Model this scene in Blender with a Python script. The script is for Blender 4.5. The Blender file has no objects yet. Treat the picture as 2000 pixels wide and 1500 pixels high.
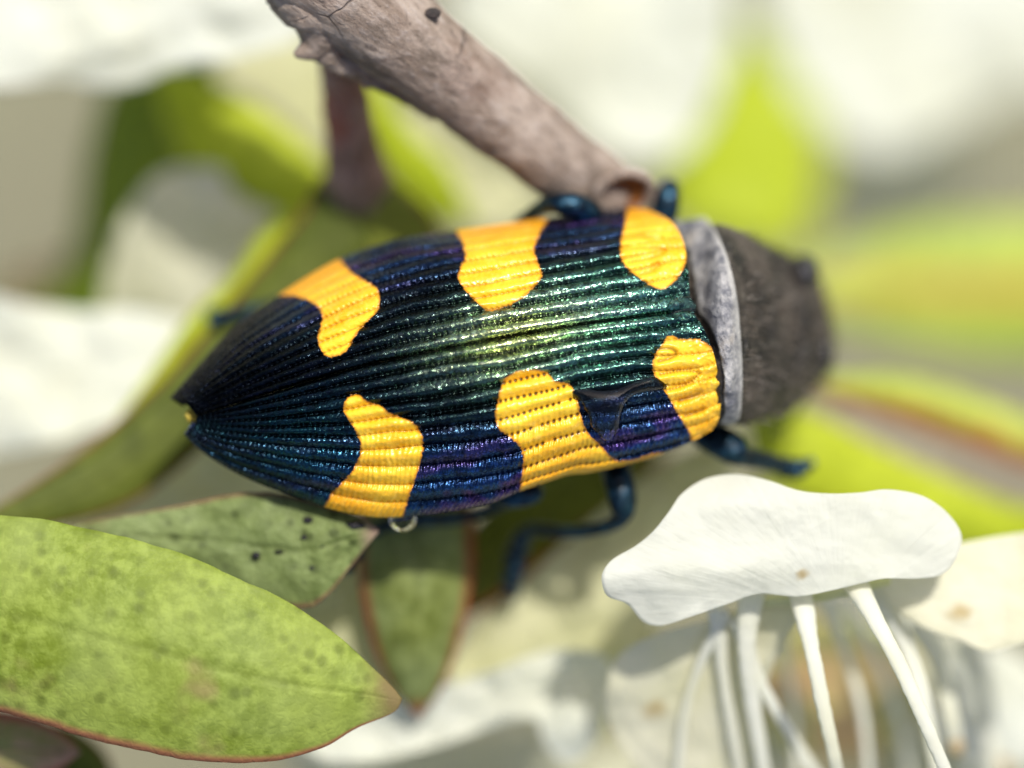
import bpy, math, random
import numpy as np
from mathutils import Vector

# ------------------------------------------------------------------ camera, sky, sun, exposure
# 1 Blender unit = 1 cm.  The camera looks straight down on the shrub; z = 0 is the plane in focus.
S = bpy.context.scene
S.unit_settings.scale_length = 0.01
COL = S.collection
D = 8.0
cd = bpy.data.cameras.new('camera')
cam = bpy.data.objects.new('camera', cd)
COL.objects.link(cam)
cam.location = (0, 0, D)
cd.sensor_width = 36.0
cd.lens = 36.0 * D / 2.0
cd.clip_start = 0.1
cd.clip_end = 20000
cd.dof.use_dof = True
cd.dof.focus_distance = D + 0.02
cd.dof.aperture_fstop = 0.144 / (2 * 0.37)
S.camera = cam

SUN = Vector((0.20, 0.47, 0.86)).normalized()
W = bpy.data.worlds.new('World')
S.world = W
W.use_nodes = True
wn = W.node_tree.nodes
wl = W.node_tree.links
sky = wn.new('ShaderNodeTexSky')
sky.sky_type = 'NISHITA'
sky.sun_disc = False
sky.air_density = 0.7
sky.dust_density = 2.5
sky.ozone_density = 0.3
sky.sun_elevation = math.asin(SUN.z)
sky.sun_rotation = math.atan2(SUN.x, SUN.y)
wn['Background'].inputs['Strength'].default_value = 0.15
wl.new(sky.outputs['Color'], wn['Background'].inputs['Color'])

sl = bpy.data.lights.new('sun', 'SUN')
sl.energy = 3.7
sl.angle = math.radians(0.6)
sl.color = (1.0, 0.95, 0.87)
so = bpy.data.objects.new('sun', sl)
COL.objects.link(so)
so.location = SUN * 50
so.rotation_euler = SUN.to_track_quat('Z', 'Y').to_euler()

S.view_settings.view_transform = 'Standard'
S.view_settings.look = 'None'
S.view_settings.gamma = 1.0
S.view_settings.use_curve_mapping = False
S.view_settings.exposure = 0.19
S.cycles.max_bounces = 10
S.cycles.transmission_bounces = 8
S.cycles.caustics_refractive = False
S.cycles.caustics_reflective = False

rng = np.random.default_rng(7)
random.seed(7)


# ------------------------------------------------------------------ helpers
def P(px, py, z):
    """photo pixel and height above the focus plane -> world point"""
    k = (D - np.asarray(z, float)) / D
    return np.stack([(np.asarray(px, float) - 1000) / 1000 * k, (750 - np.asarray(py, float)) / 1000 * k, np.asarray(z, float) + 0 * k], -1)


def spline(pts, n, closed=False, dens=24):
    """centripetal-ish Catmull-Rom through pts, resampled to n points by arc length"""
    p = np.asarray(pts, float)
    if p.ndim == 1:
        p = p[:, None]
    m = len(p)
    out = []
    segs = m if closed else m - 1
    for i in range(segs):
        if closed:
            a, b, c, d = p[(i - 1) % m], p[i], p[(i + 1) % m], p[(i + 2) % m]
        else:
            b, c = p[i], p[i + 1]
            a = p[i - 1] if i > 0 else 2 * b - c
            d = p[i + 2] if i + 2 < m else 2 * c - b
        t = np.linspace(0, 1, dens, endpoint=False)[:, None]
        out.append(0.5 * (2 * b + (c - a) * t + (2 * a - 5 * b + 4 * c - d) * t ** 2 + (3 * b - a - 3 * c + d) * t ** 3))
    out.append((p[0] if closed else p[-1])[None])
    q = np.concatenate(out)
    L = np.concatenate([[0], np.cumsum(np.linalg.norm(np.diff(q[:, :min(3, q.shape[1])], axis=0), axis=1))])
    s = np.linspace(0, L[-1], n)
    return np.stack([np.interp(s, L, q[:, k]) for k in range(q.shape[1])], -1)


def hash2(ix, iy, seed):
    h = (ix.astype(np.int64) * 374761393 + iy.astype(np.int64) * 668265263 + seed * 2147483647) & 0xffffffff
    h = ((h ^ (h >> 13)) * 1274126177) & 0xffffffff
    return ((h ^ (h >> 16)) & 0xffff) / 65535.0


def vnoise(x, y, seed=0):
    x = np.asarray(x, float); y = np.asarray(y, float)
    ix = np.floor(x); iy = np.floor(y)
    fx = x - ix; fy = y - iy
    fx = fx * fx * (3 - 2 * fx); fy = fy * fy * (3 - 2 * fy)
    a = hash2(ix, iy, seed); b = hash2(ix + 1, iy, seed); c = hash2(ix, iy + 1, seed); d = hash2(ix + 1, iy + 1, seed)
    return (a + (b - a) * fx) * (1 - fy) + (c + (d - c) * fx) * fy


def fbm(x, y, seed=0, octv=4):
    s = 0; a = 0.5
    for o in range(octv):
        s = s + a * (vnoise(np.asarray(x) * 2 ** o, np.asarray(y) * 2 ** o, seed + 17 * o) - 0.5)
        a *= 0.5
    return s


def sdf(x, y, poly):
    """signed distance (pixels, positive inside) to a closed smooth polygon"""
    q = spline(poly, len(poly) * 4 + 1, True, 6)[:-1]
    best = np.full(x.shape, 1e9)
    inside = np.zeros(x.shape, bool)
    for i in range(len(q)):
        a = q[i]; b = q[(i + 1) % len(q)]
        e = b - a
        wx = x - a[0]; wy = y - a[1]
        t = np.clip((wx * e[0] + wy * e[1]) / max(1e-9, e @ e), 0, 1)
        best = np.minimum(best, (wx - t * e[0]) ** 2 + (wy - t * e[1]) ** 2)
        c = ((a[1] > y) != (b[1] > y))
        if abs(e[1]) > 1e-9:
            inside ^= c & (x < a[0] + (y - a[1]) * e[0] / e[1])
    best = np.sqrt(best)
    return np.where(inside, best, -best)


def meta(o, label=None, cat=None, group=None, kind=None):
    if label: o['label'] = label
    if cat: o['category'] = cat
    if group: o['group'] = group
    if kind: o['kind'] = kind
    return o


def thing(name, label, cat, loc, group=None):
    o = bpy.data.objects.new(name, None)
    o.empty_display_size = 0.05
    COL.objects.link(o)
    o.location = [float(c) for c in loc]
    return meta(o, label, cat, group)


def origin(parent):
    v = Vector((0, 0, 0))
    while parent is not None:
        v = v + parent.location
        parent = parent.parent
    return v


def mesh(name, verts, faces, mat, parent=None, attrs=None, smooth=True, loc=None):
    """one mesh object from world-space vertices"""
    v = np.asarray(verts, float).reshape(-1, 3)
    par = origin(parent)
    loc = Vector(loc) if loc is not None else (v.mean(0) if parent is None else None)
    if loc is None:
        loc = Vector([float(c) for c in v.mean(0)])
    loc = Vector([float(c) for c in loc])
    me = bpy.data.meshes.new(name)
    me.from_pydata((v - np.array(loc)).tolist(), [], faces.tolist() if isinstance(faces, np.ndarray) else faces)
    if attrs:
        for k, a in attrs.items():
            a = np.asarray(a, float)
            if a.ndim > 1 and a.shape[-1] == 3:
                at = me.attributes.new(k, 'FLOAT_VECTOR', 'POINT')
                at.data.foreach_set('vector', a.reshape(-1).astype(np.float32))
            else:
                at = me.attributes.new(k, 'FLOAT', 'POINT')
                at.data.foreach_set('value', a.reshape(-1).astype(np.float32))
    if smooth:
        me.polygons.foreach_set('use_smooth', [True] * len(me.polygons))
    me.materials.append(mat)
    me.update()
    o = bpy.data.objects.new(name, me)
    COL.objects.link(o)
    if parent is not None:
        o.parent = parent
    o.location = loc - par
    return o


def gridfaces(nu, nv, close_v=False, off=0):
    i = np.arange(nu - 1)[:, None]
    j = np.arange(nv if close_v else nv - 1)[None]
    j2 = (j + 1) % nv
    a = i * nv + j; b = i * nv + j2; c = (i + 1) * nv + j2; d = (i + 1) * nv + j
    return np.stack([a, d, c, b], -1).reshape(-1, 4) + off


# ------------------------------------------------------------------ materials
class NT:
    def __init__(self, name):
        self.m = bpy.data.materials.new(name)
        self.m.use_nodes = True
        self.t = self.m.node_tree
        self.bsdf = self.t.nodes['Principled BSDF']
        self.out = self.t.nodes['Material Output']

    def n(self, typ, **kw):
        nd = self.t.nodes.new(typ)
        for k, v in kw.items():
            if k in nd.inputs:
                self.put(nd, k, v)
            else:
                setattr(nd, k, v)
        return nd

    def put(self, nd, k, v):
        s = nd.inputs[k]
        if isinstance(v, bpy.types.NodeSocket):
            self.t.links.new(v, s)
        else:
            if hasattr(s.default_value, '__len__') and not hasattr(v, '__len__'):
                v = (v, v, v)
            if hasattr(v, '__len__') and len(v) == 3 and len(s.default_value) == 4:
                v = (*v, 1)
            s.default_value = v

    def attr(self, name, vec=False):
        a = self.n('ShaderNodeAttribute', attribute_name=name)
        return a.outputs['Vector' if vec else 'Fac']

    def pos(self):
        return self.n('ShaderNodeNewGeometry').outputs['Position']

    def noise(self, scale, detail=4, rough=0.55, vec=None, dist=0):
        nd = self.n('ShaderNodeTexNoise', Scale=scale, Detail=detail, Roughness=rough, Distortion=dist)
        self.t.links.new(vec if vec is not None else self.pos(), nd.inputs['Vector'])
        return nd.outputs['Fac']

    def voro(self, scale, feature='F1', vec=None, out='Distance'):
        nd = self.n('ShaderNodeTexVoronoi', feature=feature, Scale=scale)
        self.t.links.new(vec if vec is not None else self.pos(), nd.inputs['Vector'])
        return nd.outputs[out]

    def ramp(self, fac, a, b, lo=0.0, hi=1.0):
        nd = self.n('ShaderNodeMapRange', clamp=True, interpolation_type='SMOOTHSTEP')
        self.t.links.new(fac, nd.inputs['Value'])
        for k, v in (('From Min', a), ('From Max', b), ('To Min', lo), ('To Max', hi)):
            nd.inputs[k].default_value = v
        return nd.outputs['Result']

    def math(self, op, a, b=0.0):
        nd = self.n('ShaderNodeMath', operation=op)
        self.put(nd, 0, a) if False else None
        for i, v in enumerate((a, b)):
            if isinstance(v, bpy.types.NodeSocket):
                self.t.links.new(v, nd.inputs[i])
            else:
                nd.inputs[i].default_value = v
        return nd.outputs[0]

    def mix(self, fac, a, b, mode='MIX'):
        nd = self.t.nodes.new('ShaderNodeMix')
        nd.data_type = 'RGBA'
        nd.blend_type = mode
        nd.clamp_factor = True
        for i, v in ((0, fac), (6, a), (7, b)):
            if isinstance(v, bpy.types.NodeSocket):
                self.t.links.new(v, nd.inputs[i])
            elif i == 0:
                nd.inputs[i].default_value = v
            else:
                nd.inputs[i].default_value = (*v, 1)
        return nd.outputs[2]

    def bump(self, h, strength, dist, prev=None):
        nd = self.n('ShaderNodeBump', Strength=strength, Distance=dist)
        self.t.links.new(h, nd.inputs['Height'])
        if prev is not None:
            self.t.links.new(prev, nd.inputs['Normal'])
        return nd.outputs['Normal']

    def set(self, **kw):
        for k, v in kw.items():
            self.put(self.bsdf, k.replace('_', ' '), v)
        return self

    def translucent(self, fac, color):
        tr = self.n('ShaderNodeBsdfTranslucent')
        if isinstance(color, bpy.types.NodeSocket):
            self.t.links.new(color, tr.inputs['Color'])
        else:
            tr.inputs['Color'].default_value = (*color, 1)
        mx = self.n('ShaderNodeMixShader')
        mx.inputs[0].default_value = fac
        self.t.links.new(self.bsdf.outputs[0], mx.inputs[1])
        self.t.links.new(tr.outputs[0], mx.inputs[2])
        self.t.links.new(mx.outputs[0], self.out.inputs['Surface'])
        return self


def mat_elytron():
    t = NT('elytron_cuticle')
    yel = t.attr('yellow'); pit = t.attr('pit'); irid = t.attr('irid', True)
    p = t.pos()
    wob = t.noise(120, 3)
    sd = t.math('ADD', yel, t.math('MULTIPLY', t.math('SUBTRACT', wob, 0.5), 9.0))
    ym = t.ramp(sd, -1.2, 1.6)
    edge = t.ramp(sd, 0.5, 7.0)
    # crackled shagreen: cells with dark seams
    cell = t.voro(125, 'DISTANCE_TO_EDGE')
    seam = t.ramp(cell, 0.0, 0.13)
    cellc = t.voro(125, 'F1', out='Color')
    dark = t.mix(t.ramp(t.noise(70, 3), 0.35, 0.75, 0.0, 0.8), irid, (0.012, 0.016, 0.03))
    tintn = t.mix(0.14, dark, t.mix(0.5, cellc, (0.0, 0.1, 0.1)), 'OVERLAY')
    dark = t.mix(t.math('ADD', t.math('MULTIPLY', seam, 0.6), 0.4), (0.002, 0.003, 0.004), tintn)
    dark = t.mix(t.math('MULTIPLY', t.attr('groove'), 0.85), dark, (0.003, 0.004, 0.006))
    ycol = t.mix(t.ramp(t.noise(11, 4), 0.3, 0.7), (0.82, 0.42, 0.010), (0.95, 0.62, 0.035))
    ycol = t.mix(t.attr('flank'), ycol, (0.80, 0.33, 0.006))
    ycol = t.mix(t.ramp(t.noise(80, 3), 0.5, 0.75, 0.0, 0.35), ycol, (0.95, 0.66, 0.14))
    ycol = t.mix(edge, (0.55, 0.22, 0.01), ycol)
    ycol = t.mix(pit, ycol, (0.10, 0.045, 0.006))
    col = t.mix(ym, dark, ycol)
    t.set(Base_Color=col, Metallic=t.math('MULTIPLY', t.math('SUBTRACT', 1.0, ym), 0.985),
          Roughness=t.math('ADD', t.math('ADD', t.math('MULTIPLY', ym, 0.10), t.math('MULTIPLY', t.attr('flank'), 0.13)), t.ramp(t.noise(90, 2), 0.3, 0.7, 0.13, 0.24)),
          IOR=1.5)
    h = t.math('ADD', t.math('MULTIPLY', seam, 1.0), t.math('MULTIPLY', t.noise(200, 2), 0.45))
    hs = t.math('MULTIPLY', h, t.math('SUBTRACT', 1.0, t.math('MULTIPLY', ym, 0.72)))
    nrm = t.bump(hs, 0.65, 0.0005)
    t.put(t.bsdf, 'Normal', nrm)
    return t.m


def mat_leaf(name, c1, c2, margin, mw=0.05, trans=0.25, gland=0.5, gscale=26, rib=0.5, spot=None, rough=0.42, veil=0.0, ribc=None, ribw=0.035, side=None, bumpd=0.0018, tipc=None, tmix=0.4):
    t = NT(name)
    lu = t.attr('lu'); lv = t.attr('lv')
    e = t.math('MINIMUM', lv, t.math('SUBTRACT', 1.0, lv))
    if side == 'B':
        e = t.math('SUBTRACT', 1.0, lv)
    elif side == 'A':
        e = lv
    big = t.noise(3.2, 3); fine = t.noise(30, 5, 0.65)
    col = t.mix(t.ramp(big, 0.35, 0.65), c1, c2)
    col = t.mix(t.ramp(fine, 0.36, 0.70, 0.0, 0.55), col, tuple(min(1, c * 1.55 + 0.006) for c in c2))
    g = t.voro(gscale)
    gm = t.ramp(g, 0.12, 0.42, gland, 0.0)
    gm = t.math('MULTIPLY', gm, t.ramp(t.noise(7, 2), 0.30, 0.55, 0.3, 1.0))
    col = t.mix(gm, col, tuple(c * 0.42 for c in c1))
    if veil:
        col = t.mix(t.ramp(t.noise(5, 4), 0.42, 0.68, 0.0, veil), col, (0.38, 0.46, 0.22))
    if spot:
        col = t.mix(t.ramp(t.noise(4.3, 3), 0.60, 0.74, 0.0, 0.7), col, spot)
    ribm = t.ramp(t.math('ABSOLUTE', t.math('SUBTRACT', lv, 0.5)), 0.0, ribw, rib, 0.0)
    col = t.mix(ribm, col, ribc or tuple(c * 0.55 for c in c1))
    en = t.math('ADD', e, t.math('MULTIPLY', t.math('SUBTRACT', t.noise(14, 3), 0.5), mw * 0.9))
    col = t.mix(t.ramp(en, mw * 0.25, mw * 1.6, 0.92, 0.0), col, margin)
    if tipc:
        col = t.mix(t.ramp(lu, 0.90, 0.985, 0.0, 0.85), col, tipc)
    t.set(Base_Color=col, Roughness=rough, IOR=1.3)
    cell = t.voro(70, 'DISTANCE_TO_EDGE')
    nrm = t.bump(t.math('ADD', t.math('MULTIPLY', t.ramp(cell, 0.0, 0.3), 0.5), t.noise(45, 4)), 0.45, bumpd)
    t.put(t.bsdf, 'Normal', nrm)
    t.translucent(trans, t.mix(tmix, col, (0.60, 0.66, 0.06)))
    return t.m


def mat_petal(name, c=(0.83, 0.86, 0.81), c2=(0.82, 0.84, 0.74), trans=0.5, stain=0.0):
    t = NT(name)
    lv = t.attr('lr')
    col = t.mix(t.ramp(t.noise(3.5, 4), 0.35, 0.7), c, c2)
    if stain:
        col = t.mix(t.ramp(t.noise(6.0, 3), 0.66, 0.78, 0.0, stain), col, (0.62, 0.45, 0.22))
    col = t.mix(t.math('MULTIPLY', t.attr('stain'), 0.75), col, (0.52, 0.38, 0.13))
    t.set(Base_Color=col, Roughness=0.55, IOR=1.35)
    fv = t.n('ShaderNodeCombineXYZ')
    t.t.links.new(t.math('MULTIPLY', t.attr('fan'), 9.0), fv.inputs[0])
    t.t.links.new(t.math('MULTIPLY', t.attr('reach'), 0.9), fv.inputs[1])
    vein = t.noise(2.2, 5, 0.65, vec=fv.outputs[0], dist=0.4)
    n1 = t.noise(14, 5, 0.6, dist=0.6)
    nrm = t.bump(n1, 0.2, 0.010)
    nrm = t.bump(vein, 0.32, 0.014, nrm)
    nrm = t.bump(t.noise(90, 3), 0.3, 0.0025, nrm)
    t.put(t.bsdf, 'Normal', nrm)
    t.translucent(trans, t.mix(0.5, col, (0.92, 0.90, 0.72)))
    return t.m


def mat_bark(name, a=(0.22, 0.165, 0.125), b=(0.42, 0.345, 0.285), crack=(0.05, 0.035, 0.03), red=(0.20, 0.075, 0.05), redamt=0.25):
    t = NT(name)
    along = t.attr('lu'); around = t.attr('lv')
    v = t.n('ShaderNodeCombineXYZ')
    t.t.links.new(t.math('MULTIPLY', along, 1.0), v.inputs[0])
    t.t.links.new(around, v.inputs[1])
    comb = t.n('ShaderNodeCombineXYZ')
    for i_, vec_ in enumerate(((0.79 * 0.38, -0.61 * 0.38, -0.1), (0.61, 0.79, 0.0), (0.1, 0.0, 1.0))):
        dt = t.n('ShaderNodeVectorMath', operation='DOT_PRODUCT')
        t.t.links.new(t.pos(), dt.inputs[0]); dt.inputs[1].default_value = vec_
        t.t.links.new(dt.outputs['Value'], comb.inputs[i_])
    fib = comb.outputs[0]
    fine = t.noise(52, 7, 0.72, vec=fib); mid = t.noise(17, 6, 0.72, vec=fib); big = t.noise(3, 3)
    col = t.mix(t.ramp(mid, 0.34, 0.66), a, b)
    col = t.mix(t.ramp(big, 0.5, 0.7, 0, redamt), col, red)
    col = t.mix(t.ramp(fine, 0.50, 0.72, 0.0, 0.55), col, (0.47, 0.42, 0.39))
    col = t.mix(t.ramp(fine, 0.44, 0.30, 0.0, 0.75), col, crack)
    wv = t.n('ShaderNodeTexNoise', Scale=6.0, Detail=3.0)
    vm = t.n('ShaderNodeVectorMath', operation='MULTIPLY_ADD')
    t.t.links.new(wv.outputs['Color'], vm.inputs[0]); vm.inputs[1].default_value = (0.12, 0.12, 0.12)
    t.t.links.new(t.pos(), vm.inputs[2]); t.t.links.new(t.pos(), wv.inputs['Vector'])
    ck = t.ramp(t.voro(7, 'DISTANCE_TO_EDGE', vec=vm.outputs[0]), 0.0, 0.03, 1.0, 0.0)
    ck = t.math('MULTIPLY', ck, t.ramp(t.noise(5, 2), 0.52, 0.66))
    col = t.mix(t.math('MULTIPLY', ck, 0.7), col, crack)
    patch = t.ramp(t.noise(11, 6, 0.75, vec=fib), 0.50, 0.66, 0.0, 0.75)
    col = t.mix(patch, col, (0.10, 0.075, 0.055))
    t.set(Base_Color=col, Roughness=0.72, IOR=1.42)
    nrm = t.bump(t.math('SUBTRACT', t.math('ADD', mid, t.math('MULTIPLY', fine, 0.7)), t.math('MULTIPLY', ck, 0.4)), 0.8, 0.013)
    nrm = t.bump(t.noise(120, 3), 0.5, 0.004, nrm)
    t.put(t.bsdf, 'Normal', nrm)
    return t.m


def mat_simple(name, c1, c2, scale=20, rough=0.4, metal=0.0, bump=0.3, bd=0.004, ior=1.5, coat=0.0):
    t = NT(name)
    n = t.noise(scale, 4, 0.6)
    t.set(Base_Color=t.mix(t.ramp(n, 0.35, 0.68), c1, c2), Roughness=rough, Metallic=metal, IOR=ior, Coat_Weight=coat, Coat_Roughness=0.1)
    t.put(t.bsdf, 'Normal', t.bump(t.noise(scale * 3, 3), bump, bd))
    return t.m


def mat_water():
    t = NT('water')
    t.set(Base_Color=(1, 1, 1), Transmission_Weight=1.0, Roughness=0.0, IOR=1.33)
    return t.m


def mat_ground():
    t = NT('soil')
    n = t.noise(0.06, 6, 0.6); f = t.noise(0.6, 5, 0.6)
    col = t.mix(t.ramp(n, 0.38, 0.62), (0.20, 0.185, 0.12), (0.30, 0.295, 0.195))
    col = t.mix(t.ramp(f, 0.45, 0.65, 0, 0.5), col, (0.16, 0.19, 0.07))
    t.set(Base_Color=col, Roughness=0.9)
    t.put(t.bsdf, 'Normal', t.bump(f, 0.6, 1.0))
    return t.m


M_ELY = mat_elytron()
M_LEG = mat_simple('leg_cuticle', (0.004, 0.010, 0.018), (0.016, 0.060, 0.10), 45, 0.30, 0.8, 0.5, 0.004, coat=0.08)
M_EYE = mat_simple('compound_eye', (0.012, 0.012, 0.016), (0.03, 0.028, 0.03), 80, 0.3, 0.0, 0.4, 0.003)
M_WATER = mat_water()

# ------------------------------------------------------------------ the ground
gr = 3000.0
ng = 41
gx = np.linspace(-1, 1, ng)
gx = np.sign(gx) * np.abs(gx) ** 3 * gr
GX, GY = np.meshgrid(gx, gx, indexing='ij')
GZ = -42 + 3.0 * fbm(GX / 30 + 50, GY / 30 + 50, 3)
meta(mesh('ground', np.stack([GX, GY, GZ], -1), gridfaces(ng, ng), mat_ground(), loc=(0, 0, -42)), kind='structure')


# ------------------------------------------------------------------ builders for plant pieces
def leaf(name, mat, A, B, z, cup=0.03, parent=None, thick=0.007, nu=72, nv=28, curl=0.0, seed=1, wav=0.004, rib=0.006):
    """blade between two edge curves A and B (pixels) that meet at the tip; z along the blade; solid"""
    a = spline(A, nu); b = spline(B, nu)
    zz = spline(np.stack([np.linspace(0, 1, len(z)), z], -1), 200)
    u = np.linspace(0, 1, nu)
    zu = np.interp(u, zz[:, 0], zz[:, 1])
    v = np.linspace(0, 1, nv)
    U, V = np.meshgrid(u, v, indexing='ij')
    X = a[:, None, 0] * (1 - V) + b[:, None, 0] * V
    Y = a[:, None, 1] * (1 - V) + b[:, None, 1] * V
    wid = np.linalg.norm(a - b, axis=1)[:, None]
    wid = wid / max(1, wid.max())
    s = 2 * V - 1
    Z = zu[:, None] + cup * wid * (1 - s ** 2) + curl * s * wid
    Z = Z - rib * np.exp(-(s / 0.05) ** 2) * np.minimum(1, wid * 2)
    Z = Z + wav * 2 * fbm(X / 45, Y / 45, seed) * np.minimum(1, wid * 3)
    # ragged margin
    ed = np.abs(s) ** 6
    nX = (X - (a[:, None, 0] + b[:, None, 0]) / 2); nY = (Y - (a[:, None, 1] + b[:, None, 1]) / 2)
    rag = 1 + 0.035 * ed * fbm(U * 26, V * 2, seed + 5)
    X = (a[:, None, 0] + b[:, None, 0]) / 2 + nX * rag
    Y = (a[:, None, 1] + b[:, None, 1]) / 2 + nY * rag
    top = P(X, Y, Z).reshape(-1, 3)
    edge_t = np.minimum(1, np.minimum(V, 1 - V) * 8) ** 0.5
    bot = P(X, Y, Z - thick * (0.25 + 0.75 * edge_t)).reshape(-1, 3)
    n = nu * nv
    f = gridfaces(nu, nv)
    fb = f[:, ::-1] + n
    # rim
    idx = np.arange(n).reshape(nu, nv)
    loop = np.concatenate([idx[0, :-1], idx[:-1, -1], idx[-1, :0:-1], idx[:0:-1, 0]])
    nxt = np.roll(loop, -1)
    rim = np.stack([loop, nxt, nxt + n, loop + n], -1)
    return mesh(name, np.concatenate([top, bot]), np.concatenate([f, fb, rim]), mat, parent,
                {'lu': np.tile(U.reshape(-1), 2), 'lv': np.tile(V.reshape(-1), 2)})


def petal(name, mat, outline, centre, zc, zfun=None, parent=None, nr=22, na=120, thick=0.006, ruffle=0.02, seed=3, crinkle=0.01, foot=None, stain=None):
    """petal with a traced outline; zfun(x, y) in pixels adds its own form"""
    o = spline(outline, na + 1, True)[:-1]
    c = np.array(centre, float)
    r = np.linspace(0.0, 1, nr) ** 0.85
    R, K = np.meshgrid(r, np.arange(na), indexing='ij')
    X = c[0] + (o[K, 0] - c[0]) * R
    Y = c[1] + (o[K, 1] - c[1]) * R
    ang = K / na * 2 * math.pi
    X = X + R ** 8 * 6 * fbm(np.cos(ang) * 5 + 9, np.sin(ang) * 5 + 9, seed)
    Z = zc + (zfun(X, Y) if zfun else 0)
    Z = Z + ruffle * R ** 2 * 2 * fbm(X / 150 + 5, Y / 150 + 5, seed, 3)
    Z = Z + crinkle * 2 * fbm(X / 70, Y / 70, seed + 2)
    ft = foot if foot is not None else (outline[0][0] * 1.6 - c[0] * 0.6, outline[0][1] * 1.6 - c[1] * 0.6)
    sx, sy, sr = stain if stain else (0, 0, -1)
    sta = np.clip(1.4 - np.hypot((X - sx) / 1.3, Y - sy) / abs(sr) + 1.5 * fbm(X / 14, Y / 14, 3), 0, 1) * (sr > 0)
    top = P(X, Y, Z).reshape(-1, 3)
    bot = P(X, Y, Z - thick * (1 - 0.6 * R)).reshape(-1, 3)
    n = nr * na
    f = gridfaces(nr, na, True)
    rim_i = (nr - 1) * na + np.arange(na)
    rim = np.stack([rim_i, rim_i + n, np.roll(rim_i, -1) + n, np.roll(rim_i, -1)], -1)
    return mesh(name, np.concatenate([top, bot]), np.concatenate([f, f[:, ::-1] + n, rim]), mat, parent,
                {'lr': np.tile(R.reshape(-1), 2), 'stain': np.tile(sta.reshape(-1), 2), 'fan': np.tile(np.arctan2(Y - ft[1], X - ft[0]).reshape(-1), 2), 'reach': np.tile((np.hypot(Y - ft[1], X - ft[0]) / 300).reshape(-1), 2)})


def tube(name, mat, path, parent=None, nu=60, nv=20, rough=0.0, rscale=30, seed=5, flat=1.0, cap=True):
    """path of (px, py, z, radius in pixels); closed rounded ends"""
    q = spline(path, nu)
    pts = P(q[:, 0], q[:, 1], q[:, 2])
    rad = q[:, 3] / 1000.0
    tan = np.gradient(pts, axis=0)
    tan /= np.linalg.norm(tan, axis=1)[:, None] + 1e-12
    ref = np.array([0.13, 0.21, 1.0]); ref /= np.linalg.norm(ref)
    n1 = np.cross(tan, ref); n1 /= np.linalg.norm(n1, axis=1)[:, None] + 1e-9
    n2 = np.cross(n1, tan)
    # rounded ends
    if cap:
        L = np.concatenate([[0], np.cumsum(np.linalg.norm(np.diff(pts, axis=0), axis=1))])
        e = np.minimum(L / (rad[0] * 0.7 + 1e-9), (L[-1] - L) / (rad[-1] * 0.7 + 1e-9))
        rad = rad * np.sqrt(np.clip(1 - (1 - np.clip(e, 0, 1)) ** 2, 1e-4, 1))
    th = np.linspace(0, 2 * math.pi, nv, endpoint=False)
    U, T = np.meshgrid(np.arange(nu), th, indexing='ij')
    rr = rad[:, None] * np.ones_like(T)
    if rough:
        arc_ = np.concatenate([[0], np.cumsum(np.linalg.norm(np.diff(pts, axis=0), axis=1))])
        Lx = (arc_ / (q[:, 3].mean() / 1000))[:, None] * 1.1 + 0 * U
        rr = rr * (1 + rough * 2 * (fbm(Lx + 3, np.cos(T) * 1.6 + 7, seed) + fbm(Lx * 1.3 + 31, np.sin(T) * 1.6 + 9, seed + 4)))
    V = pts[:, None] + rr[..., None] * (np.cos(T)[..., None] * n1[:, None] + flat * np.sin(T)[..., None] * n2[:, None])
    f = gridfaces(nu, nv, True)
    faces = f[:, ::-1].tolist() + [list(range(nv)), list(range((nu - 1) * nv, nu * nv))[::-1]]
    return mesh(name, V.reshape(-1, 3), faces, mat, parent,
                {'lu': (U / nu).reshape(-1), 'lv': (T / 6.2832).reshape(-1)})


def blob(name, mat, c, r, parent=None, n=20, lump=0.0, seed=2):
    """ellipsoid-based lump: c = (px,py,z), r = radii in pixels (x, y, z)"""
    th = np.linspace(0, math.pi, n); ph = np.linspace(0, 2 * math.pi, 2 * n, endpoint=False)
    T, F = np.meshgrid(th, ph, indexing='ij')
    k = 1 + lump * 2 * (fbm(np.cos(F) * np.sin(T) * 2 + 5, np.sin(F) * np.sin(T) * 2 + np.cos(T) * 2 + 9, seed))
    c3 = P(*c)
    v = np.stack([c3[0] + r[0] / 1000 * np.sin(T) * np.cos(F) * k, c3[1] + r[1] / 1000 * np.sin(T) * np.sin(F) * k,
                  c3[2] + r[2] / 1000 * np.cos(T) * k], -1)
    return mesh(name, v.reshape(-1, 3), gridfaces(n, 2 * n, True)[:, ::1], mat, parent,
                {'lu': (T / 3.1416).reshape(-1), 'lv': (F / 6.2832).reshape(-1)})


# ------------------------------------------------------------------ the beetle
beetle = thing('jewel_beetle', 'glossy black and blue-green jewel beetle with yellow bands, clinging below the brown twig', 'beetle', P(900, 690, -0.38))

SUT = [(1350, 606), (1300, 611), (1130, 634), (1000, 656), (860, 682), (720, 712), (587, 750), (480, 783), (384, 812)]
UPM = [(1262, 408), (1230, 407), (1150, 413), (1070, 425), (980, 437), (890, 450), (800, 462), (720, 484), (660, 507), (600, 540), (540, 578), (480, 620), (430, 665), (390, 710), (355, 750), (331, 777)]
LOM = [(1362, 853), (1330, 873), (1270, 896), (1200, 914), (1150, 924), (1110, 928), (1080, 938), (1019, 959), (968, 980), (920, 992), (860, 1002), (783, 1010), (720, 1009), (650, 995), (580, 972), (524, 952), (468, 928), (419, 900), (384, 874), (359, 848)]
UPB = [(1350, 606), (1346, 560), (1343, 520), (1334, 470), (1310, 432), (1262, 408)]
LOB = [(1350, 606), (1372, 638), (1393, 688), (1405, 750), (1406, 806), (1392, 838), (1362, 853)]
UPA = [(384, 812), (372, 797), (356, 785), (331, 777)]
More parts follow.
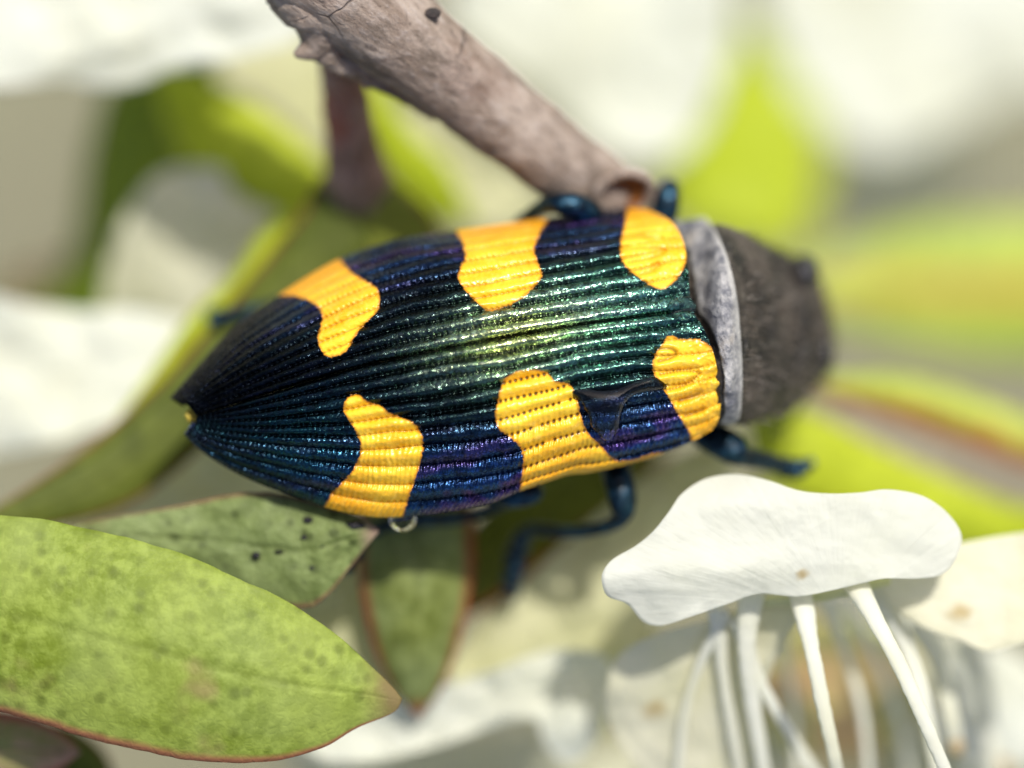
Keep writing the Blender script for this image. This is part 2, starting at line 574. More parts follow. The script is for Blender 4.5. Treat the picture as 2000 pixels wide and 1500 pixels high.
LOA = [(384, 812), (381, 828), (371, 842), (359, 848)]

SPOTS_UP = [
    [(541, 577), (525, 560), (575, 515), (640, 488), (671, 514), (688, 532), (716, 549), (737, 563), (743, 588), (734, 612), (706, 640), (688, 668), (674, 689), (646, 698), (629, 689), (620, 665), (624, 640), (629, 616), (615, 595), (590, 583), (562, 577)],
    [(890, 452), (884, 425), (980, 410), (1076, 400), (1054, 458), (1044, 486), (1050, 510), (1060, 538), (1046, 558), (1026, 578), (1002, 594), (958, 608), (938, 598), (914, 574), (894, 546), (898, 522), (908, 502), (902, 474)],
    [(1224, 412), (1226, 380), (1290, 380), (1340, 440), (1346, 490), (1336, 522), (1322, 546), (1294, 566), (1270, 558), (1246, 542), (1222, 522), (1212, 502), (1212, 470), (1218, 442)],
]
SPOTS_LO = [
    [(685, 771), (702, 771), (716, 783), (741, 790), (762, 807), (800, 821), (821, 842), (827, 874), (818, 916), (804, 958), (790, 1000), (784, 1035), (700, 1045), (630, 1015), (643, 972), (657, 954), (685, 923), (702, 891), (702, 860), (688, 832), (671, 804), (674, 783)],
    [(989, 736), (1016, 724), (1049, 721), (1073, 730), (1085, 745), (1109, 748), (1121, 760), (1130, 790), (1136, 814), (1148, 844), (1172, 868), (1190, 889), (1205, 899), (1240, 896), (1296, 883), (1300, 930), (1150, 960), (1050, 990), (1016, 975), (1020, 925), (1022, 904), (1016, 874), (998, 856), (977, 841), (966, 814), (971, 790), (977, 760)],
    [(1310, 654), (1330, 662), (1366, 663), (1392, 680), (1412, 718), (1416, 766), (1414, 820), (1392, 850), (1356, 868), (1345, 843), (1326, 814), (1306, 778), (1286, 746), (1274, 722), (1280, 690), (1294, 670), (1302, 656)],
]


# creases on the shoulders: (line, width)
VLO = [([(1290, 731), (1330, 724), (1358, 726), (1364, 732), (1342, 750), (1302, 763)], 1.0), ([(1284, 682), (1308, 681), (1320, 690), (1308, 700), (1286, 706)], 1.0), ([(1326, 783), (1350, 775), (1366, 768)], 1.2), ([(1338, 812), (1358, 806), (1374, 800)], 1.1)]
VUP = [([(1218, 466), (1254, 462), (1290, 466)], 1.4), ([(1216, 486), (1254, 484), (1286, 486), (1294, 494), (1262, 506), (1228, 512)], 1.2), ([(1250, 536), (1272, 530), (1284, 518)], 1.2)]


def elytron(upper):
    nu, nv, lip = 640, 210, 8
    base = spline(UPB if upper else LOB, 200); apex = spline(UPA if upper else LOA, 200)
    s = spline(SUT, nu); e = spline(UPM if upper else LOM, nu)
    u = np.linspace(0, 1, nu); v = np.linspace(0, 1, nv)
    U, V = np.meshgrid(u, v, indexing='ij')
    p = 2.3
    if upper:
        t = (0.275 * v - 0.045 * v ** p) / 0.23
    else:
        t = (0.275 * v + 0.045 * v ** p) / 0.32
    tt = np.linspace(0, 1, 200)
    B = np.stack([np.interp(t, tt, base[:, k]) for k in (0, 1)], -1)
    A = np.stack([np.interp(t, tt, apex[:, k]) for k in (0, 1)], -1)
    T = t[None, :, None]; UU = u[:, None, None]
    ruled = s[:, None] * (1 - T) + e[:, None] * T
    ends = B[None] * (1 - UU) + A[None] * UU
    corner = (s[0] * (1 - T) + e[0] * T) * (1 - UU) + (s[-1] * (1 - T) + e[-1] * T) * UU
    XY = ruled + ends - corner
    X, Y = XY[..., 0], XY[..., 1]
    zs = np.interp(u, *zip(*[(0, -.058), (.05, -.042), (.12, -.020), (.3, .008), (.45, .016), (.62, .004), (.8, -.028), (.92, -.064), (1, -.095)]))
    zs = np.convolve(np.pad(zs, 30, mode='edge'), np.ones(61) / 61, 'valid')
    g = np.interp(u, *zip(*[(0, .84), (.06, .95), (.15, 1), (.55, 1), (.75, .82), (.88, .55), (1, .22)]))
    g = np.convolve(np.pad(g, 30, mode='edge'), np.ones(61) / 61, 'valid')
    sg = -1 if upper else 1
    Z = zs[:, None] - 0.174 * g[:, None] * V ** p + sg * 0.071 * g[:, None] * V
    # suture seam
    Z = Z - 0.006 * np.exp(-(V / 0.010) ** 2) + 0.002 * np.exp(-((V - 0.05) / 0.03) ** 2)
    # ten ribs along each wing case, wandering a little and fading at shoulder and tip
    wid = np.linalg.norm(s - e, axis=1)[:, None] / 1000
    sd = 11 + (0 if upper else 40)
    Vw = V + (0.050 * fbm(U * 5 + 2, V * 3 + 1, sd, 2) + 0.030 * fbm(U * 13 + 2, V * 7 + 1, sd + 2, 2)) * np.minimum(1, V * 8)
    # near the base the inner ribs bend round the scutellum
    Vw = Vw - 0.05 * np.exp(-(U / 0.10) ** 2) * np.exp(-((V - 0.45) / 0.25) ** 2)
    ph = Vw * 10
    f = np.abs(ph - np.round(ph))
    amp = wid / 10 * (0.20 - 0.05 * V) * (0.8 + 1.1 * fbm(U * 9, V * 10, sd + 3, 3))
    amp = amp * np.interp(U, [0, .04, .12, .8, .97, 1], [.35, .6, 1, .9, .5, .3])
    edgefade = np.interp(V, [0, .03, .9, 1], [.4, 1, 1, .5])
    Z = Z + amp * edgefade * (np.abs(np.sin(math.pi * f)) ** 1.4 - 0.5) * 2.3
    groove = np.clip(1 - f / 0.30, 0, 1) ** 1.5 * np.interp(U, [0, .1, 1], [.4, 1, .8])
    # punctures strung along the grooves
    arc = U * 1030
    k = np.round(ph)
    pitch = 11.5
    a2 = arc / pitch + hash2(k, k * 0 + 3, sd) * 7 + 0.5 * fbm(arc / 40, ph, sd + 6, 2)
    fu = a2 - np.round(a2)
    keep = hash2(np.round(a2), k, sd + 8) > 0.10
    rr = np.sqrt((fu * pitch) ** 2 + (f * wid * 1000 / 10) ** 2)
    dot = np.clip((4.4 - rr) / 2.2, 0, 1) * keep
    line = np.clip((2.0 - f * wid * 1000 / 10) / 1.5, 0, 1)
    lo = 1 if not upper else 0.6
    strong = np.clip(sdf(X, Y, SPOTS_LO[1]) / 10 + 0.5, 0, 1) if not upper else np.zeros_like(X)
    basew = np.clip(1 - U / 0.09, 0, 1)
    pit = np.clip(np.maximum(dot * (0.35 + 0.65 * strong) * lo, line * (0.55 - 0.40 * strong)), 0, 1) * (1 - 0.6 * basew)
    Z = Z - 0.0022 * dot - 0.0008 * line
    vl = np.full(X.shape, 99.0)
    for pl, wl_ in (VLO if not upper else VUP):
        q = spline(pl, 24)
        near = (np.abs(X - q[:, 0].mean()) < 90) & (np.abs(Y - q[:, 1].mean()) < 90)
        xs, ys = X[near], Y[near]
        d = np.sqrt(((xs[:, None] - q[None, :, 0]) ** 2 + (ys[:, None] - q[None, :, 1]) ** 2).min(1)) / wl_
        vl[near] = np.minimum(vl[near], d)
    pit = np.maximum(pit, (0.35 if upper else 0.65) * np.clip(1.6 - vl / 2.4, 0, 1))
    Z = Z - 0.009 * np.exp(-(vl / 5.0) ** 2)
    # wrinkled shoulders, fine transverse wrinkling down the flanks, shagreen
    L = 1000.0
    Z = Z + 0.020 * basew * fbm(X / 24, Y / 17, sd + 20, 3)
    Z = Z + 0.0060 * fbm(X / 30, Y / 16, sd + 21, 3)
    Z = Z + 0.0022 * np.clip(V * 1.6 - .6, 0, 1) * np.sin(arc / 8 * 2 * math.pi / 1.3 + 9 * fbm(arc / 30, ph, sd + 23, 2))
    Z = Z + 0.0009 * (vnoise(X / 4.6, Y / 4.6, sd + 25) - 0.5)
    if not upper:   # the flank pinches in beside the middle band
        Z = Z - 0.012 * np.exp(-((X - 1120) / 60) ** 2) * np.clip(V * 3 - 2, 0, 1)
    spots = SPOTS_UP if upper else SPOTS_LO
    yel = np.max(np.stack([sdf(X, Y, q) for q in spots]), 0)
    # colour of the cuticle: green round the scutellum, blue to violet on the flanks, with a pale highlight and a dark tip reflection painted in
    n1 = 2 * fbm(X / 60, Y / 30, sd + 30, 3)
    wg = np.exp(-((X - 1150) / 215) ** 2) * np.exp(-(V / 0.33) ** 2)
    wh = np.exp(-((X - 1060) / 190) ** 2) * np.exp(-(V / 0.21) ** 2)  # whitish term paints the highlight core beside the suture into the colour
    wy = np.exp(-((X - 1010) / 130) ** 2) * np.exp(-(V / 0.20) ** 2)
    wb = np.clip((V - 0.45) / 0.4, 0, 1) * np.clip((X - 420) / 200, 0.35, 1)
    wv = np.clip(np.sin(V * 21 + X / 75.0 + 3 * n1), 0, 1) * wb
    wt = np.exp(-((X - 560) / 260) ** 2) * (0.15 if upper else 0.75) * np.clip(V * 2, .3, 1)
    c = np.array([0.014, 0.018, 0.026]) * np.ones(X.shape + (1,))
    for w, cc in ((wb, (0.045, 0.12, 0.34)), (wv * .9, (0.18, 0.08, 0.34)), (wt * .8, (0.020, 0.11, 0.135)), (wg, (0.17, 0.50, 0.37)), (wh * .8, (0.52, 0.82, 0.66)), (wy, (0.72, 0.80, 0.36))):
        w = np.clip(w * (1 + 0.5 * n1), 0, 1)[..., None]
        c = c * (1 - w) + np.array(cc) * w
    tipd = np.clip((640 - X) / 200, 0, .85)[..., None] * (1.0 if upper else 0.4)  # tip colour darkened to stand for the dark surroundings it mirrors
    c = c * (1 - tipd)
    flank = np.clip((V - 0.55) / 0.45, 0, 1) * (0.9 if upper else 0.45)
    # turned-under rim
    mid = s * 0.35 + e * 0.65
    inn = (mid - e); inn = inn / (np.linalg.norm(inn, axis=1)[:, None] + 1e-6)
    for j in range(1, lip + 1):
        a = j / lip * math.pi * 0.55
        X = np.concatenate([X, (e[:, 0] + inn[:, 0] * (9 * (1 - math.cos(a)) + (j / lip) ** 2 * 22))[:, None]], 1)
        Y = np.concatenate([Y, (e[:, 1] + inn[:, 1] * (9 * (1 - math.cos(a)) + (j / lip) ** 2 * 22))[:, None]], 1)
        Z = np.concatenate([Z, (Z[:, nv - 1] - 0.022 * math.sin(a) * g)[:, None]], 1)
        yel = np.concatenate([yel, yel[:, nv - 1:nv]], 1)
        groove = np.concatenate([groove, groove[:, nv - 1:nv] * 0], 1)
        flank = np.concatenate([flank, flank[:, nv - 1:nv]], 1)
        pit = np.concatenate([pit, pit[:, nv - 1:nv] * 0], 1)
        c = np.concatenate([c, c[:, nv - 1:nv]], 1)
    fcs = gridfaces(nu, nv + lip)
    if not upper:
        fcs = fcs[:, ::-1]
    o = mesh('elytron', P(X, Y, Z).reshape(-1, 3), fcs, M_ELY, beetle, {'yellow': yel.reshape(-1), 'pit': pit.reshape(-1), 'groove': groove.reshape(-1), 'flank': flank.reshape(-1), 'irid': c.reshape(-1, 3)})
    return o, (X.reshape(-1), Y.reshape(-1), Z.reshape(-1))


ely_up, G_UP = elytron(True)
ely_lo, G_LO = elytron(False)
GXY = np.stack([np.concatenate([G_UP[0], G_LO[0]]), np.concatenate([G_UP[1], G_LO[1]])], -1)[::5]
GZ_ = np.concatenate([G_UP[2], G_LO[2]])[::5]


def ely_z(x, y, nn=14):
    x = np.atleast_1d(np.asarray(x, float)); y = np.atleast_1d(np.asarray(y, float))
    out = np.empty(x.shape)
    near = (np.abs(GXY[:, 0] - x.mean()) < 260) & (np.abs(GXY[:, 1] - y.mean()) < 260)
    q = GXY[near]; zz = GZ_[near]
    for i in np.ndindex(x.shape):
        d = (q[:, 0] - x[i]) ** 2 + (q[:, 1] - y[i]) ** 2
        k = np.argpartition(d, nn)[:nn]
        out[i] = zz[k].mean()
    return out


# continuous body under the wing cases, pronotum and head
BST = [(361, 812, 3, -.130, -.15), (368, 812, 13, -.122, -.17), (400, 808, 34, -.135, -.22), (480, 795, 80, -.13, -.30), (650, 752, 150, -.10, -.37), (900, 705, 185, -.075, -.42), (1150, 665, 190, -.07, -.43),
       (1290, 645, 188, -.075, -.42), (1335, 636, 188, -.15, -.41), (1352, 634, 192, -.145, -.41), (1374, 634, 196, -.120, -.41), (1392, 634, 198, -.078, -.41), (1406, 634, 198, -.056, -.42), (1428, 636, 194, -.055, -.43), (1448, 640, 190, -.095, -.44), (1500, 646, 169, -.20, -.50),
       (1535, 646, 152, -.275, -.55), (1555, 645, 136, -.325, -.58), (1580, 640, 124, -.355, -.62), (1602, 648, 100, -.415, -.64), (1620, 664, 62, -.48, -.64), (1630, 672, 8, -.55, -.60)]
bs = np.array(BST, float)


def body_at(x):
    return [np.interp(x, BSM[:, 0], BSM[:, k]) for k in range(1, 5)]


_x = np.concatenate([np.linspace(361, 368, 6), np.linspace(371, 1330, 70), np.linspace(1335, 1630, 120)])
BSM = spline(BST, 400)
BSM = BSM[np.argsort(BSM[:, 0])]


def body_z(x, y):
    cy, hw, zt, zb = body_at(x)
    d = np.clip((y - cy) / hw, -1, 1)
    return (zt + zb) / 2 + (zt - zb) / 2 * (1 - np.abs(d) ** 2.4) ** (1 / 2.0) + 0.00022 * (y - cy)


cy, hw, zt, zb = body_at(_x)
th = np.linspace(0, 2 * math.pi, 120, endpoint=False)
ct, st = np.cos(th), np.sin(th)
ex = 2 / 2.2
XX = np.repeat(_x[:, None], 120, 1)
YY = cy[:, None] + hw[:, None] * np.sign(ct) * np.abs(ct) ** ex
ZZ = ((zt + zb) / 2)[:, None] + ((zt - zb) / 2)[:, None] * np.sign(st) * np.abs(st) ** ex + 0.00022 * (YY - cy[:, None])
fr = np.clip((XX - 1440) / 30, 0, 1)
ZZ = ZZ + (0.002 + 0.020 * fr) * 2 * fbm(XX / 34 + 60, YY / 34, 71, 4) + fr * 0.006 * 2 * fbm(XX / 9 + 60, YY / 9, 73, 2)
# groove between pronotum and head
tb = NT('thorax_cuticle')
tip = tb.attr('tip')
bc = tb.mix(tb.ramp(tb.noise(9, 4), 0.38, 0.62), (0.016, 0.015, 0.013), (0.070, 0.058, 0.047))
bc = tb.mix(tb.ramp(tb.noise(55, 4, 0.7), 0.52, 0.70, 0.0, 0.55), bc, (0.20, 0.18, 0.14))
bc = tb.mix(tip, bc, (0.50, 0.38, 0.05))
tb.set(Base_Color=bc, Roughness=0.55, IOR=1.45)
tb.put(tb.bsdf, 'Normal', tb.bump(tb.math('ADD', tb.noise(60, 4), tb.math('MULTIPLY', tb.ramp(tb.voro(38), 0.0, 0.4), 0.8)), 0.8, 0.010))
nb = len(_x)
bf = gridfaces(nb, 120, True).tolist() + [list(range(120)), list(range((nb - 1) * 120, nb * 120))[::-1]]
body = mesh('body', P(XX, YY, ZZ).reshape(-1, 3), bf, tb.m, beetle, {'tip': np.clip((430 - XX) / 30, 0, 1).reshape(-1)})
body['label'] = 'dusty dark brown thorax and head of the beetle'

# pale dried crust over the back of the pronotum
CL = [(1312, 432), (1340, 480), (1352, 530), (1358, 580), (1366, 615), (1388, 645), (1404, 690), (1414, 745), (1413, 800), (1408, 828)]
CR = [(1378, 424), (1400, 455), (1420, 500), (1434, 550), (1442, 600), (1447, 660), (1450, 720), (1449, 775), (1444, 815), (1430, 830)]
nl, nw = 130, 36
ca = spline(CL, nl); cb = spline(CR, nl)
vv = np.linspace(0, 1, nw)[None]
ca = ca + np.stack([10 * fbm(ca[:, 1] / 26, ca[:, 1] * 0, 92), ca[:, 1] * 0], -1)
CX = ca[:, None, 0] * (1 - vv) + cb[:, None, 0] * vv
CY = ca[:, None, 1] * (1 - vv) + cb[:, None, 1] * vv
CZ = body_z(CX, CY) + 0.007 + 0.014 * 2 * fbm(CX / 30, CY / 30, 91, 4) + 0.004 * np.sin(vv * math.pi)
CZ = np.maximum(CZ, body_z(CX, CY) + 0.004)
tc = NT('dried_crust')
cn = tc.noise(17, 6, 0.72); c2 = tc.noise(7, 4)
cc = tc.mix(tc.ramp(cn, 0.36, 0.64), (0.13, 0.135, 0.155), (0.48, 0.47, 0.455))
cc = tc.mix(tc.ramp(c2, 0.55, 0.70, 0, 0.7), cc, (0.46, 0.38, 0.27))
ev = tc.attr('lv')
cc = tc.mix(tc.ramp(tc.math('ADD', ev, tc.math('MULTIPLY', cn, 0.3)), 0.98, 1.1, 0.0, 0.8), cc, (0.50, 0.49, 0.46))
cc = tc.mix(tc.ramp(ev, 0.10, 0.02, 0.0, 0.85), cc, (0.09, 0.09, 0.075))
tc.set(Base_Color=cc, Roughness=0.55, IOR=1.4)
tc.put(tc.bsdf, 'Normal', tc.bump(tc.noise(55, 6, 0.7), 0.8, 0.010))
n0 = nl * nw
ct_ = P(CX, CY, CZ).reshape(-1, 3); cbm = P(CX, CY, CZ - 0.012).reshape(-1, 3)
fg = gridfaces(nl, nw)
ii = np.arange(n0).reshape(nl, nw)
lp = np.concatenate([ii[0, :-1], ii[:-1, -1], ii[-1, :0:-1], ii[:0:-1, 0]])
rimf = np.stack([lp, np.roll(lp, -1), np.roll(lp, -1) + n0, lp + n0], -1)
cr = mesh('pronotal_crust', np.concatenate([ct_, cbm]), np.concatenate([fg, fg[:, ::-1] + n0, rimf]), tc.m, body,
          {'lv': np.tile((vv + CX * 0).reshape(-1), 2)})
cr['label'] = 'pale grey dusty band across the back of the thorax'

# short dusty hairs standing on thorax and head
nh = 1300
hx = 1445 + 178 * rng.random(nh); 
hcy, hhw, hzt, hzb = body_at(hx)
hy = hcy + hhw * np.clip(rng.normal(0, 0.62, nh), -0.985, 0.985)
eps = 2.0
hz = body_z(hx, hy)
gxn = -(body_z(hx + eps, hy) - hz) / (eps / 1000); gyn = (body_z(hx, hy + eps) - hz) / (eps / 1000)
hn = np.stack([gxn, gyn, np.ones(nh)], -1)
hn = np.clip(hn, -4, 4); hn /= np.linalg.norm(hn, axis=1)[:, None]
hd = hn * 0.7 + np.array([0.45, -0.1, 0.0]) + rng.normal(0, 0.25, (nh, 3)); hd /= np.linalg.norm(hd, axis=1)[:, None]
hb = P(hx, hy, hz - 0.004)
hl = (0.014 + 0.016 * rng.random(nh))[:, None]
sd_ = np.cross(hd, rng.normal(0, 1, (nh, 3))); sd_ /= np.linalg.norm(sd_, axis=1)[:, None]
hv_ = np.stack([hb - sd_ * 0.0009, hb + sd_ * 0.0009, hb + hd * hl * 0.6 + sd_ * 0.0006, hb + hd * hl * 0.6 - sd_ * 0.0006, hb + hd * hl + np.array([0.002, 0, -0.003])], 1).reshape(-1, 3)
k5 = np.arange(nh) * 5
hf = np.stack([k5, k5 + 1, k5 + 2, k5 + 3], -1).tolist() + np.stack([k5 + 3, k5 + 2, k5 + 4], -1).tolist()
hair = mesh('hair', hv_, hf, mat_simple('thorax_hair', (0.04, 0.033, 0.025), (0.13, 0.105, 0.08), 30, 0.5), body)
hair['kind'] = 'stuff'

# scutellum, eyes, antennae
blob('scutellum', mat_simple('scutellum_cuticle', (0.015, 0.05, 0.045), (0.03, 0.10, 0.08), 40, 0.3, 0.7), (1334, 602, -0.062), (26, 20, 12), beetle, lump=0.12)
blob('eye', M_EYE, (1566, 538, -0.45), (38, 44, 80), body, lump=0.08, seed=4)
blob('eye', M_EYE, (1600, 692, -0.49), (34, 46, 80), body, lump=0.08, seed=6)
tube('antenna', M_LEG, [(1590, 730, -0.56, 9), (1560, 790, -0.60, 9), (1520, 830, -0.64, 8), (1480, 850, -0.68, 5)], body, 40, 12, 0.12)


def leg(path, seed):
    # the last stretch of each leg is the foot: a string of short lobed segments
    q = spline(path, 120)
    k = np.arange(120)
    foot = np.clip((k - 88) / 10, 0, 1)
    q[:, 3] *= 1 + foot * 0.28 * np.sin((k - 88) * 0.95)
    return tube('leg', M_LEG, q, beetle, 240, 24, 0.06, seed=seed, flat=0.85)


# six legs, seen where they stick out beside the wing cases
leg([(1330, 800, -.30, 34), (1385, 848, -.27, 34), (1432, 878, -.25, 33), (1452, 890, -.26, 22), (1500, 902, -.32, 20), (1545, 916, -.38, 19), (1560, 914, -.40, 17), (1590, 902, -.43, 9)], 1)     # front, near side
leg([(1190, 860, -.32, 30), (1205, 920, -.25, 31), (1216, 980, -.23, 29), (1212, 1010, -.24, 20), (1180, 1030, -.27, 14), (1110, 1040, -.33, 14), (1040, 1034, -.38, 13), (1016, 1060, -.42, 21), (1004, 1110, -.46, 20), (1000, 1158, -.50, 15), (1002, 1175, -.52, 6)], 2)  # middle
leg([(930, 940, -.30, 30), (985, 966, -.24, 27), (1030, 966, -.225, 24), (1046, 958, -.24, 17), (1010, 975, -.29, 13), (900, 1010, -.36, 13), (780, 1020, -.33, 13), (715, 1045, -.30, 12), (695, 1085, -.24, 12), (680, 1116, -.25, 8), (676, 1124, -.25, 4)], 3)   # hind
leg([(1270, 470, -.36, 30), (1296, 420, -.34, 29), (1306, 382, -.34, 26), (1308, 366, -.37, 20), (1290, 400, -.45, 15)], 4)      # front, far side
leg([(1190, 470, -.34, 28), (1150, 415, -.24, 26), (1105, 398, -.215, 24), (1070, 400, -.24, 18), (1030, 425, -.32, 15), (990, 470, -.4, 13)], 5)  # middle, far side
leg([(760, 540, -.40, 24), (620, 575, -.5, 16), (520, 604, -.54, 15), (450, 616, -.54, 18), (418, 622, -.55, 20), (404, 624, -.56, 8)], 6)   # hind, far side


# ------------------------------------------------------------------ water
def drop(label, outline, centre, hgt, nr=14, na=64, base=None, sink=0.004, flatfilm=False):
    o = spline(outline, na + 1, True)[:-1]
    c = np.array(centre, float)
    R, K = np.meshgrid(np.linspace(0, 1, nr), np.arange(na), indexing='ij')
    X = c[0] + (o[K, 0] - c[0]) * R; Y = c[1] + (o[K, 1] - c[1]) * R
    B = base(X, Y)
    for _ in range(3):
        B = (B + np.roll(B, 1, 1) + np.roll(B, -1, 1)) / 3
    top = B + (hgt * (1 - R ** 2.4) ** 0.6 if not flatfilm else 0.006 + (hgt + 0.014) * (1 - np.exp(-np.clip(sdf(X, Y, outline), 0, 99) / 11)) - 0.014)
    bot = B - sink
    if not flatfilm:
        top[-1] = bot[-1]
    w = mesh('water_droplet', P(X, Y, top).reshape(-1, 3), gridfaces(nr, na, True)[:, ::-1], M_WATER)
    return meta(w, label, 'water droplet')


FILM = [(1108, 766), (1128, 752), (1190, 756), (1240, 738), (1275, 728), (1298, 742), (1300, 764), (1240, 778), (1222, 806), (1216, 838), (1200, 862), (1186, 868), (1170, 858), (1152, 838), (1140, 806), (1128, 786)]
drop('smooth film of water lying across the grooves of the near wing case', FILM, (1180, 796), 0.014, base=lambda x, y: ely_z(x, y, 70), sink=0.014, flatfilm=True, nr=30, na=110)
drop('small round water bead on the beetle where the wing cases meet the thorax', [(1302, 600), (1316, 580), (1344, 576), (1358, 596), (1352, 622), (1326, 626), (1308, 616)], (1332, 601), 0.016, base=ely_z)


def bead(label, c, r):
    w = blob('water_droplet', M_WATER, c, r, None, 18)
    return meta(w, label, 'water droplet')


bead('clear water bead hanging under the wing case margin by the yellow tail band', (787, 1016, -0.135), (27, 24, 24))

# ------------------------------------------------------------------ the brown twig with its shoot and leaves
M_BARK = mat_bark('twig_bark')
M_SHOOT = mat_bark('shoot_bark', (0.25, 0.13, 0.09), (0.42, 0.29, 0.23), (0.08, 0.03, 0.02), (0.34, 0.06, 0.03), 0.7)
M_CUT = mat_simple('raw_wood', (0.20, 0.065, 0.012), (0.42, 0.16, 0.03), 14, 0.6, 0, 0.6, 0.02)
M_OLIVE = mat_leaf('olive_leaf', (0.045, 0.062, 0.005), (0.080, 0.100, 0.009), (0.17, 0.055, 0.02), 0.06, 0.10, 0.35, 22, 0.2, tmix=0.08, rough=0.6)  # olive darkened: the beetle's shadow on the long leaf is put into it
M_LEAFD = mat_leaf('red_edged_leaf', (0.11, 0.14, 0.02), (0.22, 0.26, 0.08), (0.30, 0.06, 0.03), 0.08, 0.2, 0.4, 24, 0.25, veil=0.35, rough=0.55, tipc=(0.42, 0.10, 0.05), tmix=0.1)

M_GREEN_ = mat_leaf('shoot_leaf', (0.17, 0.20, 0.02), (0.26, 0.29, 0.05), (0.25, 0.10, 0.04), 0.06, 0.3, 0.2, 20, 0.2)
twig = thing('leafy_twig', 'rough grey-brown twig with a broken end, reddish side shoot and olive leaves behind the beetle', 'twig', P(640, -60, -0.2))
tw = tube('stem', M_BARK, [(420, -235, -.04, 124), (620, -66, -.11, 112), (705, 4, -.14, 106), (790, 74, -.17, 98), (862, 132, -.20, 91), (935, 190, -.24, 87), (1037, 272, -.30, 83), (1135, 346, -.36, 79), (1212, 402, -.42, 74)], twig, 420, 150, 0.075, seed=12)
# ragged knot where the shoot leaves the twig
kn = tube('knot', M_BARK, [(560, -130, -.10, 100), (604, -40, -.12, 96), (618, 20, -.13, 76), (620, 62, -.14, 52), (604, 94, -.14, 26), (574, 108, -.13, 5)], twig, 140, 80, 0.13, seed=15)
tube('bark_ridge', M_BARK, [(600, 80, -.14, 30), (680, 124, -.19, 26), (740, 152, -.22, 24), (800, 196, -.25, 14), (850, 236, -.28, 5)], twig, 90, 40, 0.25, seed=18)
blob('bark_scar', mat_simple('scar', (0.02, 0.016, 0.014), (0.06, 0.045, 0.04), 40, 0.8), (846, 26, -0.092), (15, 11, 5), twig, lump=0.3)
# broken end: a rim round an orange hollow
rim = []
ce = P(1216, 384, -0.315)
nrm_ = np.array([0.30, -0.62, 0.72]); nrm_ /= np.linalg.norm(nrm_)
ax1 = np.cross(nrm_, [0, 0, 1]); ax1 /= np.linalg.norm(ax1)
ax2 = np.cross(nrm_, ax1)
na_, nc_ = 72, 12
A_, C_ = np.meshgrid(np.linspace(0, 2 * math.pi, na_, endpoint=False), np.linspace(0, 2 * math.pi, nc_, endpoint=False), indexing='ij')
Rm = 0.060 * (1 + 0.2 * fbm(np.cos(A_) * 2 + 4, np.sin(A_) * 2 + 4, 33)); rm = 0.011 * (1 + 0.9 * fbm(np.cos(A_) * 4 + 4, np.sin(A_) * 4 + 4, 35))
rv = ce + ((Rm + rm * np.cos(C_)) * np.cos(A_))[..., None] * ax1 + ((Rm + rm * np.cos(C_)) * np.sin(A_))[..., None] * ax2 + (rm * np.sin(C_))[..., None] * nrm_
fc = gridfaces(na_, nc_, True)
last = np.stack([(na_ - 1) * nc_ + np.arange(nc_), np.arange(nc_), (np.arange(nc_) + 1) % nc_, (na_ - 1) * nc_ + (np.arange(nc_) + 1) % nc_], -1)
be = mesh('broken_end', rv.reshape(-1, 3), np.concatenate([fc, last]), M_BARK, twig, {'lu': A_.reshape(-1), 'lv': C_.reshape(-1)})
Rr, Ak = np.meshgrid(np.linspace(0, 1, 14), np.linspace(0, 2 * math.pi, 48, endpoint=False), indexing='ij')
hv = ce + (Rr * 0.062 * np.cos(Ak))[..., None] * ax1 + (Rr * 0.062 * np.sin(Ak))[..., None] * ax2 + (-0.022 * (1 - Rr ** 2) + 0.016 * fbm(Rr * 5, Ak * 2, 8))[..., None] * nrm_
ho = mesh('hollow', hv.reshape(-1, 3), gridfaces(14, 48, True), M_CUT, be)
ho['label'] = 'orange-brown hollow in the broken twig end'
sh = tube('side_shoot', M_SHOOT, [(668, 60, -.26, 44), (668, 130, -.36, 46), (676, 200, -.44, 50), (688, 280, -.52, 55), (700, 350, -.60, 66), (716, 410, -.70, 60), (760, 560, -.80, 42), (840, 760, -.72, 34), (880, 930, -.62, 30)], twig, 160, 40, 0.12, seed=21)
sh['label'] = 'reddish brown side shoot below the knot'

la = leaf('leaf', M_OLIVE, [(690, 300), (625, 350), (585, 420), (540, 475), (470, 560), (400, 642), (330, 722), (250, 802), (150, 885), (0, 985), (-120, 1040)],
          [(690, 300), (760, 380), (740, 480), (660, 600), (560, 720), (470, 810), (400, 872), (330, 932), (240, 990), (90, 1030), (-120, 1040)],
          [-.62, -.62, -.58, -.54, -.48, -.42, -.36], 0.03, twig, 0.012, 110, 34, seed=3)
la['label'] = 'long dark olive leaf running down behind the beetle tail'
leaf('leaf', M_GREEN_, [(720, 330), (700, 400), (690, 480), (740, 580), (820, 640)], [(720, 330), (800, 380), (860, 450), (880, 560), (820, 640)], [-.58, -.62, -.66, -.70], 0.03, twig, seed=5)
ld = leaf('leaf', M_LEAFD, [(800, 860), (730, 930), (702, 1000), (698, 1080), (703, 1150), (716, 1220), (738, 1290), (770, 1350), (815, 1402)],
          [(800, 860), (890, 930), (922, 1000), (928, 1080), (921, 1150), (904, 1230), (882, 1300), (852, 1360), (815, 1402)],
          [-.50, -.46, -.42, -.40, -.41, -.44], 0.085, twig, 0.016, 90, 34, curl=-0.03, seed=7)
ld['label'] = 'red-edged green leaf hanging point down below the beetle'
